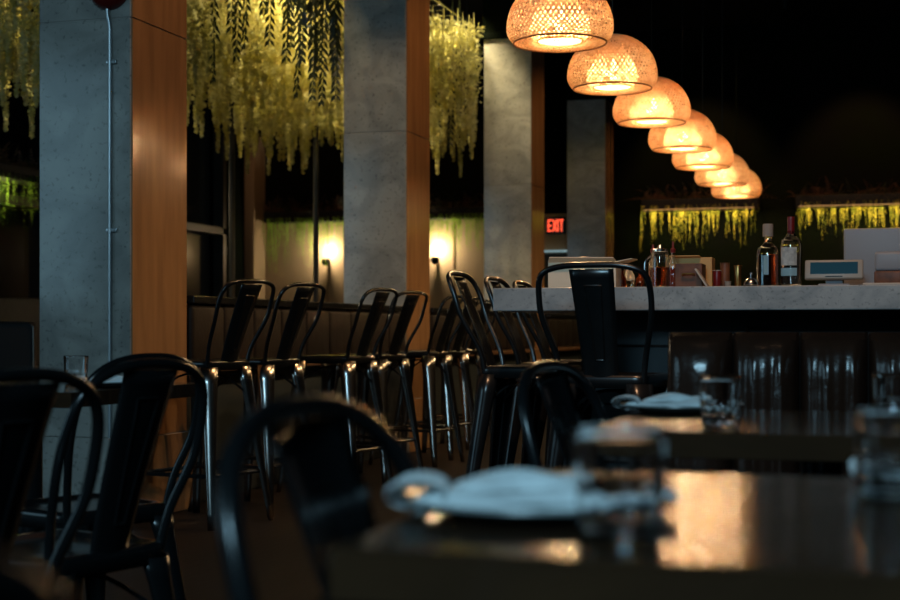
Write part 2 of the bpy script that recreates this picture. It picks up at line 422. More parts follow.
def make_seat_furniture(name, label, cat, seat_h, top_h, metal, legmetal, stool):
    t = thing(name, label, cat)
    sw0, sw1, sd = (.31, .35, .35) if stool else (.34, .38, .36)
    # seat: dished pressed steel with rolled edge
    out = seat_outline(sw0, sw1, sd)
    b = MB(); rings = []
    for (s, z) in ((1.0, seat_h-.045), (1.0, seat_h-.012), (.985, seat_h-.003), (.95, seat_h), (.86, seat_h-.001), (.80, seat_h-.007), (.4, seat_h-.010)):
        rings.append([b.bm.verts.new((x*s, y*s, z)) for x, y in out])
    for A, B in zip(rings, rings[1:]):
        for k in range(len(A)): b.bm.faces.new((A[k], A[(k+1) % len(A)], B[(k+1) % len(A)], B[k]))
    b.bm.faces.new(rings[-1]); b.build('seat', metal, t, solid=.0025)
    # back hoop
    H = top_h - seat_h
    lean = .15 if stool else .13
    yb = -sd/2 + .012
    wb, wm = sw0/2 - .012, (.192 if stool else .20)
    P = []
    for sx in (-1, 1):
        K = ((wm-.004, .5, .52), (wm, .68, .74), (wm*.95, .83, .885), (wm*.80, .93, .955), (wm*.46, .985, .992)) if stool else \
            ((wm-.004, .42, .45), (wm*.98, .62, .66), (wm*.90, .78, .82), (wm*.72, .90, .92), (wm*.40, .975, .982))
        side = [(sx*wb, yb+.01, seat_h-.03), (sx*(wb+.014), yb-.012, seat_h+.18*H)] + [(sx*x_, yb-lean*l_, seat_h+h_*H) for x_, l_, h_ in K]
        P += side if sx == -1 else [(0, yb-lean, seat_h+H-.001)] + side[::-1]
    MB().tube(smoothpath(P, 6), .0105, 10).build('back_frame', metal, t)
    # splat
    def sp(u, v):
        wd = .118 + .034*v if stool else .105+.05*v
        x = (u-.5)*wd; z = seat_h - .035 + (H+.020)*v
        y = yb + .004 - lean*(v**1.15) + .012*(1-(2*u-1)**2)*-1 + .004
        return Vector((x, y, z))
    b = MB(); b.grid(sp, 8, 14)
    b.build('splat', metal, t, solid=.003)
    ln = []
    for (u, v) in ((.30, .86), (.70, .86), (.64, .22), (.40, .22)): ln.append((u, v))
    pts = []
    for i in range(4):
        a, c = ln[i], ln[(i+1) % 4]
        for k in range(8):
            q = sp(a[0]+(c[0]-a[0])*k/8, a[1]+(c[1]-a[1])*k/8); pts.append(q + Vector((0, -.001, 0)))
    MB().tube(pts, .0042, 6, closed=True).build('embossed_line', metal, [c for c in t.children if c.name.startswith('splat')][0])
    # legs
    sp_b, sp_f = (.075, .06) if stool else (.05, .035)
    for sx in (-1, 1):
        for sy in (-1, 1):
            wx = (sw0 if sy < 0 else sw1)/2
            r0 = .047
            top = (sx*(wx-.035), sy*(sd/2-.035), seat_h-.03); bot = (sx*(wx+sp_f), sy*(sd/2+sp_b-.01), 0.0)
            leg_mesh(top, bot, r0, .016, (-sx, -sy)).build('leg', legmetal, t, solid=.003)
    if stool:
        z = .24; k = 1-z/(seat_h-.03)
        C4 = []
        for sx, sy in ((-1, -1), (1, -1), (1, 1), (-1, 1)):
            wx = (sw0 if sy < 0 else sw1)/2
            a = Vector((sx*(wx-.035), sy*(sd/2-.035), seat_h-.03)); c = Vector((sx*(wx+sp_f), sy*(sd/2+sp_b-.01), 0)); C4.append(a.lerp(c, k))
        for i in range(4):
            a, c = C4[i], C4[(i+1) % 4]
            b = MB(); b.tube([a, c], .011, 6); b.build('footrest', metal, t)
        for a, c in ((0, 2), (1, 3)): pass
    z = seat_h*.80 if stool else seat_h*.66
    b = MB(); k = 1-z/(seat_h-.03); Q = []
    for sx, sy in ((-1, -1), (1, -1), (1, 1), (-1, 1)):
        wx = (sw0 if sy < 0 else sw1)/2
        a = Vector((sx*(wx-.035), sy*(sd/2-.035), seat_h-.03)); c = Vector((sx*(wx+sp_f), sy*(sd/2+sp_b-.01), 0)); Q.append(a.lerp(c, k))
    mid = Vector((0, 0, seat_h-.06))
    for i in (0, 1):
        b.tube(smoothpath([Q[i], (Q[i]+mid)/2+Vector((0, 0, .03)), mid, (Q[i+2]+mid)/2+Vector((0, 0, .03)), Q[i+2]], 4), .006, 6)
    b.build('cross_brace', metal, t)
    return t
STOOL = make_seat_furniture('bar_stool', 'x', 'bar stool', .775, 1.15, 'gun', 'gun', True)
STEELST = make_seat_furniture('bar_stool', 'x', 'bar stool', .775, 1.15, 'black', 'steel', True)
CHAIR = make_seat_furniture('dining_chair', 'x', 'chair', .455, .85, 'black', 'black', False)
used = set()
def place(src, x, y, rz, label, group):
    if src.name not in used:
        used.add(src.name); src.location = (x, y, 0); src.rotation_euler = (0, 0, rz); src['label'] = label; src['group'] = group; return src
    return copy_tree(src, (x, y, 0), rz, label, group)
R = math.radians
# facing +Y is rz 0; facing -X is +90; facing +X is -90
gB = 'black metal stools around the bar'
place(STOOL, -.935, 5.045, R(-3), 'black metal stool with its back to us, in front of the bar counter', gB)
STOOL.scale = (1, 1, .987)
for (px, z, lab) in ((457, 5.9, 'bar stool nearest us of those facing the bar counter\'s left end'),
                     (493, 6.45, 'middle bar stool of those facing the bar counter\'s left end'),
                     (520, 7.0, 'farthest bar stool of those facing the bar counter\'s left end')):
    x, y = at(px, z); place(STOOL, x+.31, y+.01, R(-90), lab, gB).scale = (1, 1, 1)
gL = 'metal stools along the partition ledge'
labs = ['tall metal stool nearest us at the partition, first of the row', 'tall metal stool second from us at the partition, by the thin post',
        'tall metal stool at the partition before the second column\'s front face', 'tall metal stool before the warm lit side of the second column',
        'tall metal stool just right of the second column, nearest of three', 'tall metal stool beyond the second column, middle of three',
        'tall metal stool beyond the second column, farthest of three']
for px, z, lab, rr in zip((253, 307, 384, 414, 458, 474, 489), (6.8, 7.3, 8.2, 8.8, 9.9, 10.4, 11.3), labs, (-14, -12, -10, -13, -9, -12, -12)):
    xt, y = at(px, z); a = R(90+rr)
    place(STEELST, xt-math.sin(a)*.31, y+math.cos(a)*.31, a, lab, gL)
gC = 'black metal dining chairs at the tables'
def chair_back(px, z, face, label, dx=0):
    """put the chair so that the top of its back hoop is seen at px, z"""
    x, y = at(px, z); a = face
    # the hoop top lies .29 behind the seat centre
    x += -math.sin(a)*.29; y += math.cos(a)*.29
    return place(CHAIR, x, y, a, label, gC)
chair_back(308, 1.27, R(-93), 'blurred dark chair pulled up to the left end of the nearest table')
chair_back(551, 2.75, R(-99), 'small looking dark chair at the left end of the middle table')
chair_back(152, 2.98, R(90-15), 'black chair with a tall rounded hoop, before the left table and marble column')
chair_back(150, 3.7, R(90-22), 'black chair half hidden behind another, closest to the left table\'s edge')
chair_back(22, 2.2, R(90-14), 'black chair cut by the photo\'s left edge, in front of the left table')
chair_back(-430, .45, R(90-32), 'very blurred chair top in the bottom left corner of the photo')

# ------------------------------------------------------------------ bar counter
BY = 5.15
bar = thing('bar_counter', 'marble topped bar counter with a dark panelled base', 'bar', (-.2, 5.6, 0))
def loc(o): return o
ox, oy = -.2, 5.6
Lout = [(-1.40, BY), (2.4, BY), (2.4, BY+.75), (-.65, BY+.75), (-.65, 11.5), (-1.40, 11.5)]
b = MB(); b.prism([(x-ox, y-oy) for x, y in Lout], .988, 1.073)
b.build('countertop', 'marble2', bar, smooth=False, bevel=.004)
Lin = [(-1.10, BY+.27), (2.3, BY+.27), (2.3, BY+.7), (-.72, BY+.7), (-.72, 11.4), (-1.10, 11.4)]
b = MB(); b.prism([(x-ox, y-oy) for x, y in Lin], 0, .988); b.build('base', 'barpanel', bar, smooth=False)
b = MB()
for z in (.2, .42, .64, .86):
    b.box(-1.11-ox, 2.3-ox, BY+.262-oy, BY+.275-oy, z-.004, z+.004); b.box(-1.108-ox, -1.095-ox, BY+.27-oy, 11.4-oy, z-.004, z+.004)
b.build('panel_batten', 'black', bar, smooth=False)
for x in (-.5, .35, .9): 
    b = MB(); b.tube(smoothpath([(x-ox, BY+.262-oy, .93), (x-ox, BY+.22-oy, .925), (x-ox, BY+.20-oy, .90), (x-ox, BY+.21-oy, .875), (x-ox, BY+.23-oy, .89)], 4), .006, 8); b.build('bag_hook', 'steel', bar)
TOP = 1.073

# ------------------------------------------------------------------ banquette in front of the bar
SX0 = at(673, 4.0)[0]; SY = 3.88
bq = thing('channel_banquette', 'dark brown leather channel-back banquette between the middle table and bar', 'bench', (SX0, SY, 0))
N = 9; W = .173
random.seed(3)
for k in range(N):
    x0 = k*W
    ph = random.random()*6
    def cu(u, v, x0=x0, k=k, ph=ph):
        # front surface of a rounded channel with pleats fanning in the lower part
        a = (u-.5)*2; prof = (1-abs(a)**3.2)**.45 if abs(a) < 1 else 0
        tv = min(v, 1); top = math.sqrt(max(0, 1 - max(0, (tv-.72)/.28)**2.2))
        x = x0 + W*(.5+.5*a*.985); z = .47 + .442*tv
        fl = max(0, 1-tv*1.0)**.6*(.15 if k == 0 else 1)
        wr = (.012*math.sin(a*8+ph) + .006*math.sin(a*15+ph*2))*fl
        y = .03 - .10*prof*top - wr*prof*top
        return Vector((x, y, z))
    b = MB(); b.grid(cu, 26, 22)
    # top roll and back
    b.box(x0+.003, x0+W-.003, .028, .06, .46, .911, .012, 3)
    b.build('back_cushion', 'leather', bq)
MB().box(0, N*W, -.52, -.02, .30, .47, .04, 3).build('seat', 'leather', bq)
MB().box(0.01, N*W-.01, -.48, .07, 0, .30).build('base', 'black', bq, smooth=False)
MB().box(-.004, N*W+.004, .05, .09, 0, .905, .006).build('back_panel', 'leather2', bq)

# ------------------------------------------------------------------ tables
def table(label, x0, x1, y0, y1, top=.75, th=.042, r=.02, legs=None):
    cx, cy = (x0+x1)/2, (y0+y1)/2
    t = thing('dining_table', label, 'table', (cx, cy, 0), 0, 'dark wood dining tables')
    MB().box(x0-cx, x1-cx, y0-cy, y1-cy, top-th, top, .0015, 1).build('tabletop', 'table', t)
    L = (x1-x0)/2 - .38; 
    for sx in (legs or (-1, 1)):
        MB().tube([(sx*L, 0, .02), (sx*L, 0, top-th-.005)], .038, 16).build('pedestal', 'black', t)
        MB().box(sx*L-.30, sx*L+.30, -.03, .03, 0, .03, .008).build('foot_bar', 'black', t)
        MB().box(sx*L-.03, sx*L+.03, -.26, .26, 0, .028, .008).build('foot_bar', 'black', t)
        MB().box(sx*L-.15, sx*L+.15, -.15, .15, top-th-.008, top-th, .002).build('mounting_plate', 'black', t)
    return t
table('dark wooden table nearest us, with a napkin and two glasses', -.41, 1.05, 1.03, 1.70)
table('dark wooden table in the middle, before the leather banquette', -.50, 1.05, 2.37, 3.10)
table('dark wooden table by the nearest marble column at left', -3.25, -2.10, 3.42, 4.2, legs=(-1, 1))
TT = .75

# plates, napkins, glasses
def make_plate():
    t = thing('plate', 'x', 'plate')
    prof = [(0, .004), (.07, .004), (.085, .008), (.125, .017), (.130, .019), (.131, .016), (.088, .004), (.075, 0), (0, 0)]
    MB().lathe(prof, seg=64).build('dish', 'plate', t); return t
def make_plate():
    b = MB(); b.lathe([(0, .004), (.07, .004), (.085, .008), (.120, .015), (.125, .017), (.126, .014), (.088, .003), (.075, 0), (0, 0)], seg=64)
    return tag(b.build('plate', 'plate'), 'x', 'plate')
def make_napkin():
    b = MB(); random.seed(5)
    def layer(L, Wd, z0, hgt_, ang, ox=0, oy=0, wav=.004, ph=0, puff=0):
        ca, sa = math.cos(ang), math.sin(ang)
        n, m = 26, 12
        def f(u, v, top):
            a = (u-.5)*2; c = (v-.5)*2
            x = a*L/2; y = c*Wd/2*(1-.10*abs(a)**3)
            e = (1-abs(a)**6)*(1-abs(c)**4); e = max(e, 0)**.5
            z = z0 + (hgt_*e + puff*math.exp(-(c*1.3)**2)*(1-a*a) + wav*math.sin(a*5+ph+c*2)*e if top else 0)
            return Vector((ox+x*ca-y*sa, oy+x*sa+y*ca, z))
        b.grid(lambda u, v: f(u, v, True), n, m); b.grid(lambda u, v: f(u, v, False), n, m)
    layer(.22, .13, .003, .008, .05); layer(.22, .11, .010, .008, -.06, ph=1, wav=.0025)
    layer(.13, .08, .017, .008, .14, ox=-.01, oy=.02, ph=2, puff=.006, wav=.003); layer(.15, .05, .014, .006, -.2, ox=.05, oy=-.01, ph=4, wav=.003)
    # the open fold at one end
    def loop(x, y, z, L, r1, r2, ang):
        def f(u, v):
            a = u*2*PI; yy = (v-.5)*L
            rr = 1 + .1*math.sin(v*6)
            return Vector((x + math.cos(a)*r1*rr, y + yy, z + r2 + math.sin(a)*r2*rr))
        b.grid(f, 22, 8)
    loop(-.108, 0, .004, .10, .026, .012, 0); loop(-.104, 0, .006, .098, .021, .009, 0)
    bmesh.ops.remove_doubles(b.bm, verts=b.bm.verts, dist=.0004)
    o = b.build('napkin', 'napkin'); return tag(o, 'x', 'napkin')
def make_glass():
    b = MB(); H, Rr = .088, .038
    ro = lambda z: .0325 + .0055*(z/H)**.8
    zs = [.008 + (H-.010-.008)*k/14 for k in range(15)]
    prof = [(0, 0), (.026, 0), (.029, .001), (.031, .0025), (.0322, .005)] + [(ro(z), z) for z in zs] + [(ro(H)-.0001, H-.001), (ro(H)-.0005, H-.0002), (ro(H)-.0009, H), (ro(H)-.0020, H-.0002), (ro(H)-.0026, H-.001)]
    prof += [(ro(z)-.0026, z) for z in reversed(zs) if z > .018] + [(ro(.017)-.0032, .017), (ro(.015)-.0055, .0145), (.020, .0125), (.010, .012), (0, .012)]
    b.lathe(prof, seg=48)
    for v in b.bm.verts:      # cut facets round the lower half of the outside
        rr = math.hypot(v.co.x, v.co.y)
        if rr > .0300 and .004 < v.co.z < .040 and rr > ro(v.co.z)-.0005:
            a = math.atan2(v.co.y, v.co.x); k = 1 - .045*abs(math.sin(a*6 + (PI/2 if int(v.co.z/.012) % 2 else 0)))
            v.co.x *= k; v.co.y *= k
    return tag(b.build('tumbler', 'glass'), 'x', 'glass')
PL, NK, GL = make_plate(), make_napkin(), make_glass()
def put(src, x, y, z, rz, label, group):
    if src.name in used: o = src.copy(); C.objects.link(o)
    else: used.add(src.name); o = src
    o.location = (x, y, z); o.rotation_euler = (0, 0, rz); o['label'] = label; o['group'] = group; return o
gp, gn, gg = 'grey plates on the tables', 'grey cloth napkins on the plates', 'clear tumblers on the tables'
def setting(px, z, rz, where):
    x, y = at(px, z)
    put(PL, x, y, TT+.0005, 0, 'round grey plate under the napkin on '+where, gp)
    put(NK, x, y, TT+.0045, rz, 'folded grey cloth napkin lying on '+where, gn)
setting(538, 1.315, R(14), 'the nearest table\'s left half')
setting(680, 2.95, R(6), 'the middle table beside the banquette')
setting(112, 4.3, R(20), 'the left table by the marble column')
setting(985, 1.50, R(5), 'the nearest table, at the photo\'s right edge')
for px, z, lab in ((620, 1.15, 'large blurred tumbler in the foreground right of the napkin'), (721, 2.48, 'clear tumbler on the middle table, right of its napkin'),
                   (892, 1.42, 'blurred tumbler on the nearest table cut by the photo\'s right edge'), (76, 4.5, 'clear tumbler on the left table against the marble column'),
                   (893, 2.62, 'dim tumbler on the middle table at the photo\'s right edge')):
    x, y = at(px, z); put(GL, x, y, TT+.0005, .3, lab, gg)

# ------------------------------------------------------------------ pendant lamps
LX, RW = -1.505, .255
def ribbon_lattice(b, prof, n, twist, wd, th=.0015):
    """strips wound both ways over a surface of revolution"""
    for sgn in (1, -1):
        for k in range(n):
            a0 = 2*PI*k/n; prev = None
            for i, (r, z) in enumerate(prof):
                t = i/(len(prof)-1); a = a0 + sgn*twist*t
                rr = r + sgn*.0008; da = min(wd/max(rr, .02)/2, PI/n*.9)
                p = (b.bm.verts.new((rr*math.cos(a-da), rr*math.sin(a-da), z)), b.bm.verts.new((rr*math.cos(a+da), rr*math.sin(a+da), z)))
                if prev: b.bm.faces.new((prev[0], prev[1], p[1], p[0]))
                prev = p
lamp = thing('pendant_lamp', 'x', 'lamp', (0, 0, 0), 0, 'row of woven rattan pendant lamps')
outer = []
for i in range(19):
    t = i/18
    a = -.55 + t*(PI/2+.55)
    outer.append((max(RW*math.cos(a)**.92 if math.cos(a) > 0 else .0, .03) if t < .97 else .03, .095 + (.13 if a < 0 else .235)*math.sin(a)))
zb = outer[0][1]
outer = [(r, z-zb) for r, z in outer]; TOPZ = outer[-1][1]; RB = outer[0][0]
b = MB(); ribbon_lattice(b, outer, 64, 1.25, .0125)
for i in range(1, 17): 
    r, z = outer[i]; b.tube([(r*math.cos(2*PI*k/48), r*math.sin(2*PI*k/48), z) for k in range(48)], .0016, 4, closed=True)
b.build('woven_shade', 'rattan', lamp, fix=False)
inner = [(.112, .012), (.135, .03), (.146, .055), (.143, .085), (.132, .115), (.115, .145), (.095, .175), (.072, .205), (.05, .232), (.032, .255)]
b = MB(); ribbon_lattice(b, inner, 46, .9, .0115); b.build('inner_shade', 'shade', lamp, fix=False)
b = MB(); ribbon_lattice(b, [(RB-.004, .002), (.19, -.006), (.15, -.006), (.108, .010)], 64, .25, .0075); b.build('bottom_weave', 'rattan', lamp, fix=False)
b = MB(); b.tube([(RB*math.cos(2*PI*k/64), RB*math.sin(2*PI*k/64), 0) for k in range(64)], .0045, 6, closed=True); b.build('rim', 'rattanrim', lamp)
b = MB(); b.tube([(.106*math.cos(2*PI*k/48), .106*math.sin(2*PI*k/48), .010) for k in range(48)], .0035, 6, closed=True); b.build('inner_rim', 'rattanrim', lamp)
b = MB(); b.lathe([(0, 0), (.018, .004), (.034, .022), (.040, .045), (.034, .068), (.018, .09), (.014, .11), (0, .11)], (0, 0, .055), 20); b.build('bulb', 'bulb', lamp)
b = MB(); b.lathe([(0, 0), (.02, 0), (.02, .06), (.03, .065), (.03, .15), (0, .155)], (0, 0, .165), 16); b.build('socket', 'black', lamp)
HANG = 2.285
b = MB(); b.tube([(0, 0, .3), (0, 0, HT-HANG-.03)], .003, 6); b.lathe([(0, 0), (.05, 0), (.05, .03), (0, .03)], (0, 0, HT-HANG-.03), 20); b.build('cord', 'black', lamp)
ll = light('pendant_glow', 'POINT', (0, 0, .03), 34.0, (1.0, .65, .32), .03, parent=lamp)
order = ['first', 'second', 'third', 'fourth', 'fifth', 'sixth', 'seventh']
LZ = [6.9, 8.2, 9.55, 10.95, 12.15, 13.55, 14.8]
for i, z in enumerate(LZ):
    y = (z + LX*st)/ct
    lab = ('woven rattan pendant lamp, largest and nearest of the row' if i == 0 else 'woven rattan pendant lamp, farthest and lowest looking of the row' if i == 6
           else 'woven rattan pendant lamp, %s of the row counted from the nearest' % order[i])
    if i == 0: lamp.location = (LX, y, HANG); lamp['label'] = lab
    else: copy_tree(lamp, (LX, y, HANG), i*.3, lab)

# added aisle spots, unseen, with made-up cans on the ceiling
for i, (x, y) in enumerate(ADDED_AISLE_SPOTS):
    t = thing('added_ceiling_spot', 'added unseen spotlight can on the dark ceiling above the aisle', 'spotlight', (x, y, HT), 0, 'added ceiling spotlights above the aisle')
    MB().tube([(0, 0, -.15), (0, 0, 0)], .05, 16).build('can', 'black', t)
    lo = light('added_spot_beam', 'SPOT', (x, y, HT-.18), AISLE_W*(1, 1, .6, .35)[i], WARM, .04, target=(-3.5, COLY[i]+.4, 1.9), spot=50)
    lo.parent = t; lo.location = (0, 0, -.18)

t = thing('added_ceiling_spot', 'added unseen spotlight can on the dark ceiling before the bar', 'spotlight', (-.5, 2.9, HT))  # unseen spot added to warm the things on the bar
MB().tube([(0, 0, -.15), (0, 0, 0)], .05, 16).build('can', 'black', t)
lo = light('added_spot_beam', 'SPOT', (-.5, 2.9, HT-.18), 270, (1.0, .56, .30), .04, target=(-.35, 5.45, 1.15), spot=42); lo.parent = t; lo.location = (0, 0, -.18)

for x, y, tx, ty, tz, e in ((-3.0, 7.6, -3.7, 10.3, 1.8, 120), (-2.9, 11.7, -3.75, 14.5, 2.0, 95), (-2.9, 15.8, -3.75, 18.6, 2.0, 50)):  # unseen spots added to light the column fronts
    t = thing('added_ceiling_spot', 'added unseen spotlight can on the dark ceiling before a column', 'spotlight', (x, y, HT), 0, 'added ceiling spotlights before the columns')
    MB().tube([(0, 0, -.15), (0, 0, 0)], .05, 16).build('can', 'black', t)
    lo = light('added_spot_beam', 'SPOT', (x, y, HT-.18), e, (1.0, .72, .42), .04, target=(tx, ty, tz), spot=34); lo.parent = t; lo.location = (0, 0, -.18)

# ------------------------------------------------------------------ hanging flower canopy
def flower_strand(seed, L, r0):
    random.seed(seed); b = MB(); b.tube([(0, 0, .13), (0, 0, 0), (0, 0, -L)], [.0015, .006, .006], 5)
    n = int(L*420)
    for i in range(n):
        t = random.random()**.9; z = -t*L
        rr = r0*(1-t)**.8*(.85+.3*math.sin(t*23+seed))*(1.5 if random.random() < .12 else 1) + .006
        a = random.random()*2*PI; rad = rr*math.sqrt(random.uniform(.15, 1))
        c = Vector((rad*math.cos(a), rad*math.sin(a), z)); s = random.uniform(.011, .021)
        u = Vector((random.gauss(0, 1), random.gauss(0, 1), random.gauss(0, .6))).normalized(); v = u.orthogonal().normalized(); wv = u.cross(v)*.35
        b.bm.faces.new([b.bm.verts.new(q) for q in (c-u*s, c-v*s*.7+wv*s, c+u*s, c+v*s*.7+wv*s)])
    me = b.build('flowering_vine', 'petal', fix=False, smooth=False)
    return me
def leaf_strand(seed, L):
    random.seed(seed); b = MB(); bend = random.uniform(-.06, .06)
    P = [Vector((bend*(t/10)**2 + .01*math.sin(t), 0, -L*t/10)) for t in range(11)]
    b.tube([Vector((0, 0, .66))]+P, .003, 4)
    n = int(L/.058)
    for i in range(4, n):
        t = i/n; z = -L*t; x = bend*t*t
        for sx in (-1, 1):
            l = .150*(1-.45*t)*random.uniform(.85, 1.1); dr = Vector((sx*random.uniform(.35, .6), random.uniform(-.4, .3), -1)).normalized()
            sdv = Vector((.8*sx, 0, .6)).normalized()*.014
            c = Vector((x, 0, z)); m_ = c+dr*l*.5
            b.poly([c, m_+sdv, c+dr*l, m_-sdv+Vector((0, -.004, 0))])
    return b.build('leafy_vine', 'leafdark', fix=False, smooth=False)
FS = []
for s, (L, r0) in enumerate(((1.30, .105), (1.15, .09), (1.42, .10), (1.05, .095))):
    o = flower_strand(s+1, L, r0); FS.append(o)
LS = [leaf_strand(11, 1.15), leaf_strand(12, .95), leaf_strand(13, 1.25)]
fused = set()
def hang(src, x, y, z, nm, label, cat, group):
    if src.name in fused: o = src.copy(); C.objects.link(o)
    else: fused.add(src.name); o = src
    o.name = nm; o.location = (x, y, z)
    return tag(o, label, cat, group)
random.seed(21)
def zfar(px): 
    if px < 100: return 12.0
    if px < 295: return 12.6 + (px-186)/105*3.2 if px > 186 else 12.6
    return 15.6 - (px-295)/50*.8
HZ = 3.98
def patch(p0, p1, step, rows, fl, gl, where):
    for row in range(rows):
        px = p0 + random.uniform(0, step)
        while px < p1:
            z = (zfar(px) if fl is None else fl) - row*.42 + random.uniform(-.15, .15)
            x, y = at(px, z)
            if not (CX0-.15 < x < CX1+.15 and any(cy-.15 < y < cy+CD+.15 for cy in COLY)):
                src = random.choice(FS); o = hang(src, x, y, HZ + random.uniform(-.05, .04), 'flowering_vine', 'ivory yellow hanging flower strand '+where, 'hanging flowers', gl)
                o.rotation_euler = (0, 0, random.uniform(0, 6)); o.scale = (1, 1, random.uniform(.80, 1.08))
            px += step*random.uniform(.75, 1.25)
patch(-8, 52, 7.5, 4, None, 'flower strands left of the first column', 'left of the nearest marble column')
patch(182, 352, 7.2, 6, None, 'flower strands between the first and second columns', 'between the first and second columns')
patch(424, 474, 6, 4, 15.6, 'flower strands between the second and third columns', 'between the second and third columns')
def leaves(p0, p1, n, z0, z1, gl, where, h0=.0, h1=.5):
    for k in range(n):
        px = p0 + (p1-p0)*(k+.5)/n + random.uniform(-4, 4); z = random.uniform(z0, z1); x, y = at(px, z)
        o = hang(random.choice(LS), x, y, HZ + .1 + random.uniform(h0, h1), 'leafy_vine', 'dark green hanging leafy garland '+where, 'hanging greenery', gl)
        o.rotation_euler = (0, 0, TH+random.uniform(-.5, .5))
leaves(0, 45, 5, 10.6, 11.2, 'leafy garlands left of the first column', 'left of the nearest marble column', .15, .5)
leaves(188, 290, 9, 10.8, 11.7, 'leafy garlands between the first and second columns', 'between the first and second columns', -.1, .3)
leaves(292, 342, 13, 10.8, 11.9, 'leafy garlands between the first and second columns', 'between the first and second columns', -.3, .15)
leaves(432, 474, 6, 14.2, 14.7, 'leafy garlands between the second and third columns', 'between the second and third columns', -.1, .0)
# black lattice that carries them, and its spotlights
for (xa, xb, ya, yb, lb) in ((-8.6, -4.15, 8.6, 16.4, 'black steel lattice under the ceiling carrying the hanging flowers'),):
    b = MB(); n = 24
    for k in range(n+1):
        x = xa+(xb-xa)*k/n; b.box(x-.01, x+.01, ya, yb, HZ+.09, HZ+.11)
    for k in range(33):
        y = ya+(yb-ya)*k/32; b.box(xa, xb, y-.01, y+.01, HZ+.11, HZ+.13)
    tag(b.build('hanging_lattice', 'black', smooth=False), lb, 'frame')
for px, z, e in ((20, 11.2, 1.3), (205, 11.9, 1), (250, 13.0, 1.2), (300, 14.0, 1.2), (335, 13.2, .9), (225, 10.8, .4), (450, 14.75, .9), (452, 14.2, .3)):
    x, y = at(px, z)
    light('canopy_spot', 'SPOT', (x, y, 4.55), CANOPY_W*e, GOLD, .06, target=(x+.05, y+.4, 2.6), spot=75)

# ------------------------------------------------------------------ planters on the walls
def planter(label, x0, x1, y, zt, along='x', lit=1.0, n=260, green='leafgreen', depth=.3, trail=.62, dens=1.0, seed=1, ledw=True, amp=1.0):
    random.seed(seed)
    L = x1-x0; t = thing('wall_planter', label, 'planter', ((x0+x1)/2, y, zt), 0 if along == 'x' else PI/2, 'planters with trailing plants')
    MB().box(-L/2, L/2, -depth, -.01, 0, .16, .006).build('trough', 'trough', t, smooth=False)
    b = MB()
    for i in range(int(L*75*dens)):
        bx = random.uniform(-L/2, L/2); by = random.uniform(-depth+.02, -.03); a = random.uniform(0, 2*PI); el = random.uniform(.2, 1.3); l = random.uniform(.22, .5)
        d = Vector((math.cos(a)*math.cos(el), -abs(math.sin(a))*math.cos(el)*.6, math.sin(el))); p = Vector((bx, by, .14)); side = d.cross(Vector((0, 0, 1))).normalized()
        for k in range(7):
            tt = (k+1)/7; q = p + d*l*tt + Vector((0, 0, -.18*tt*tt))
            for s in (-1, 1):
                e = q + side*s*.05*(1.1-tt) + d*.02
                b.poly([q, q+d*.022, e])
    b.build('fern_foliage', 'fern', t, fix=False, smooth=False)
    b = MB()
    for i in range(int(L*95*dens)):
        bx = random.uniform(-L/2, L/2); by = random.choice((-depth-.01, -depth+.02, random.uniform(-depth, -.05)))
        l = .06 + trail*random.random()**1.7*(.6+.4*abs(math.sin(bx*4.3+seed))); ddx = random.uniform(-.04, .04)
        m = int(l/.017)
        for k in range(m):
            tt = k/m; q = Vector((bx + ddx*tt + random.uniform(-.010, .010), by + random.uniform(-.010, .010), .06 - l*tt))
            s = random.uniform(.006, .012)*(1.2-.6*tt); u = Vector((random.gauss(0, 1), random.gauss(0, 1), -1.5)).normalized(); v = u.orthogonal().normalized()
            b.poly([q-u*s*1.4, q+v*s*.6, q+u*s*1.4, q-v*s*.6])
    g = b.build('trailing_foliage', green, t, fix=False, smooth=False)
    if ledw:
        MB().box(-L/2+.05, L/2-.05, -depth-.112, -depth-.104, .0, .010).build('light_strip', 'led', t, smooth=False)
        b = MB()
        for x in (-L/2+.1, 0, L/2-.1): b.box(x-.008, x+.008, -depth-.11, -depth+.01, .015, .025)
        b.build('strip_bracket', 'black', t, smooth=False)
        o = light('planter_light', 'AREA', (0, -depth-.10, -.01), 9*lit*L, (1.0, .74, .30), L-.1, .06, parent=t); o.rotation_euler = (R(8), 0, 0)
    if along == 'x': light('added_fern_spot', 'SPOT', ((x0+x1)/2, YB-1.6, HT-.1), 220 if ledw else 40, WARM, .05, target=((x0+x1)/2, YB-.2, zt+.3), spot=60)  # unseen spot added to brighten the ferns
    return t
def Xb(px, y=YB): 
    # X of something seen at px on the plane Y = y
    k = (px-450)/FPX; tx = (k*ct - st); ty = (k*st + ct); return y*tx/ty
planter('planter of russet ferns and lit trailing moss behind the last lamps', Xb(645), Xb(760), YB-.02, 2.60, seed=2, lit=1.5)
planter('planter of russet ferns and lit trailing moss at the photo\'s right edge', Xb(797), Xb(930), YB-.02, 2.60, seed=3, lit=1.5)
planter('planter on the plaster wall between the first and second columns', Xb(272), Xb(352), YB-.02, 2.56, seed=4, ledw=False, green='mossgreen', dens=1.9, trail=.8)
planter('planter on the plaster wall between the second and third columns', Xb(425), Xb(492), YB-.02, 2.56, seed=5, ledw=False, green='mossgreen', dens=1.9, trail=.7)
planter('planter on the brown plaster wall left of the nearest column', -1.2, 1.2, 0, 2.56, seed=6, green='mossgreen', ledw=False, along='y')
o = [o for o in bpy.data.objects if o.get('label', '').startswith('planter on the brown')][0]
yy, _ = atX(22, XL+.02); o.location = (XL+.02, yy, 2.56)
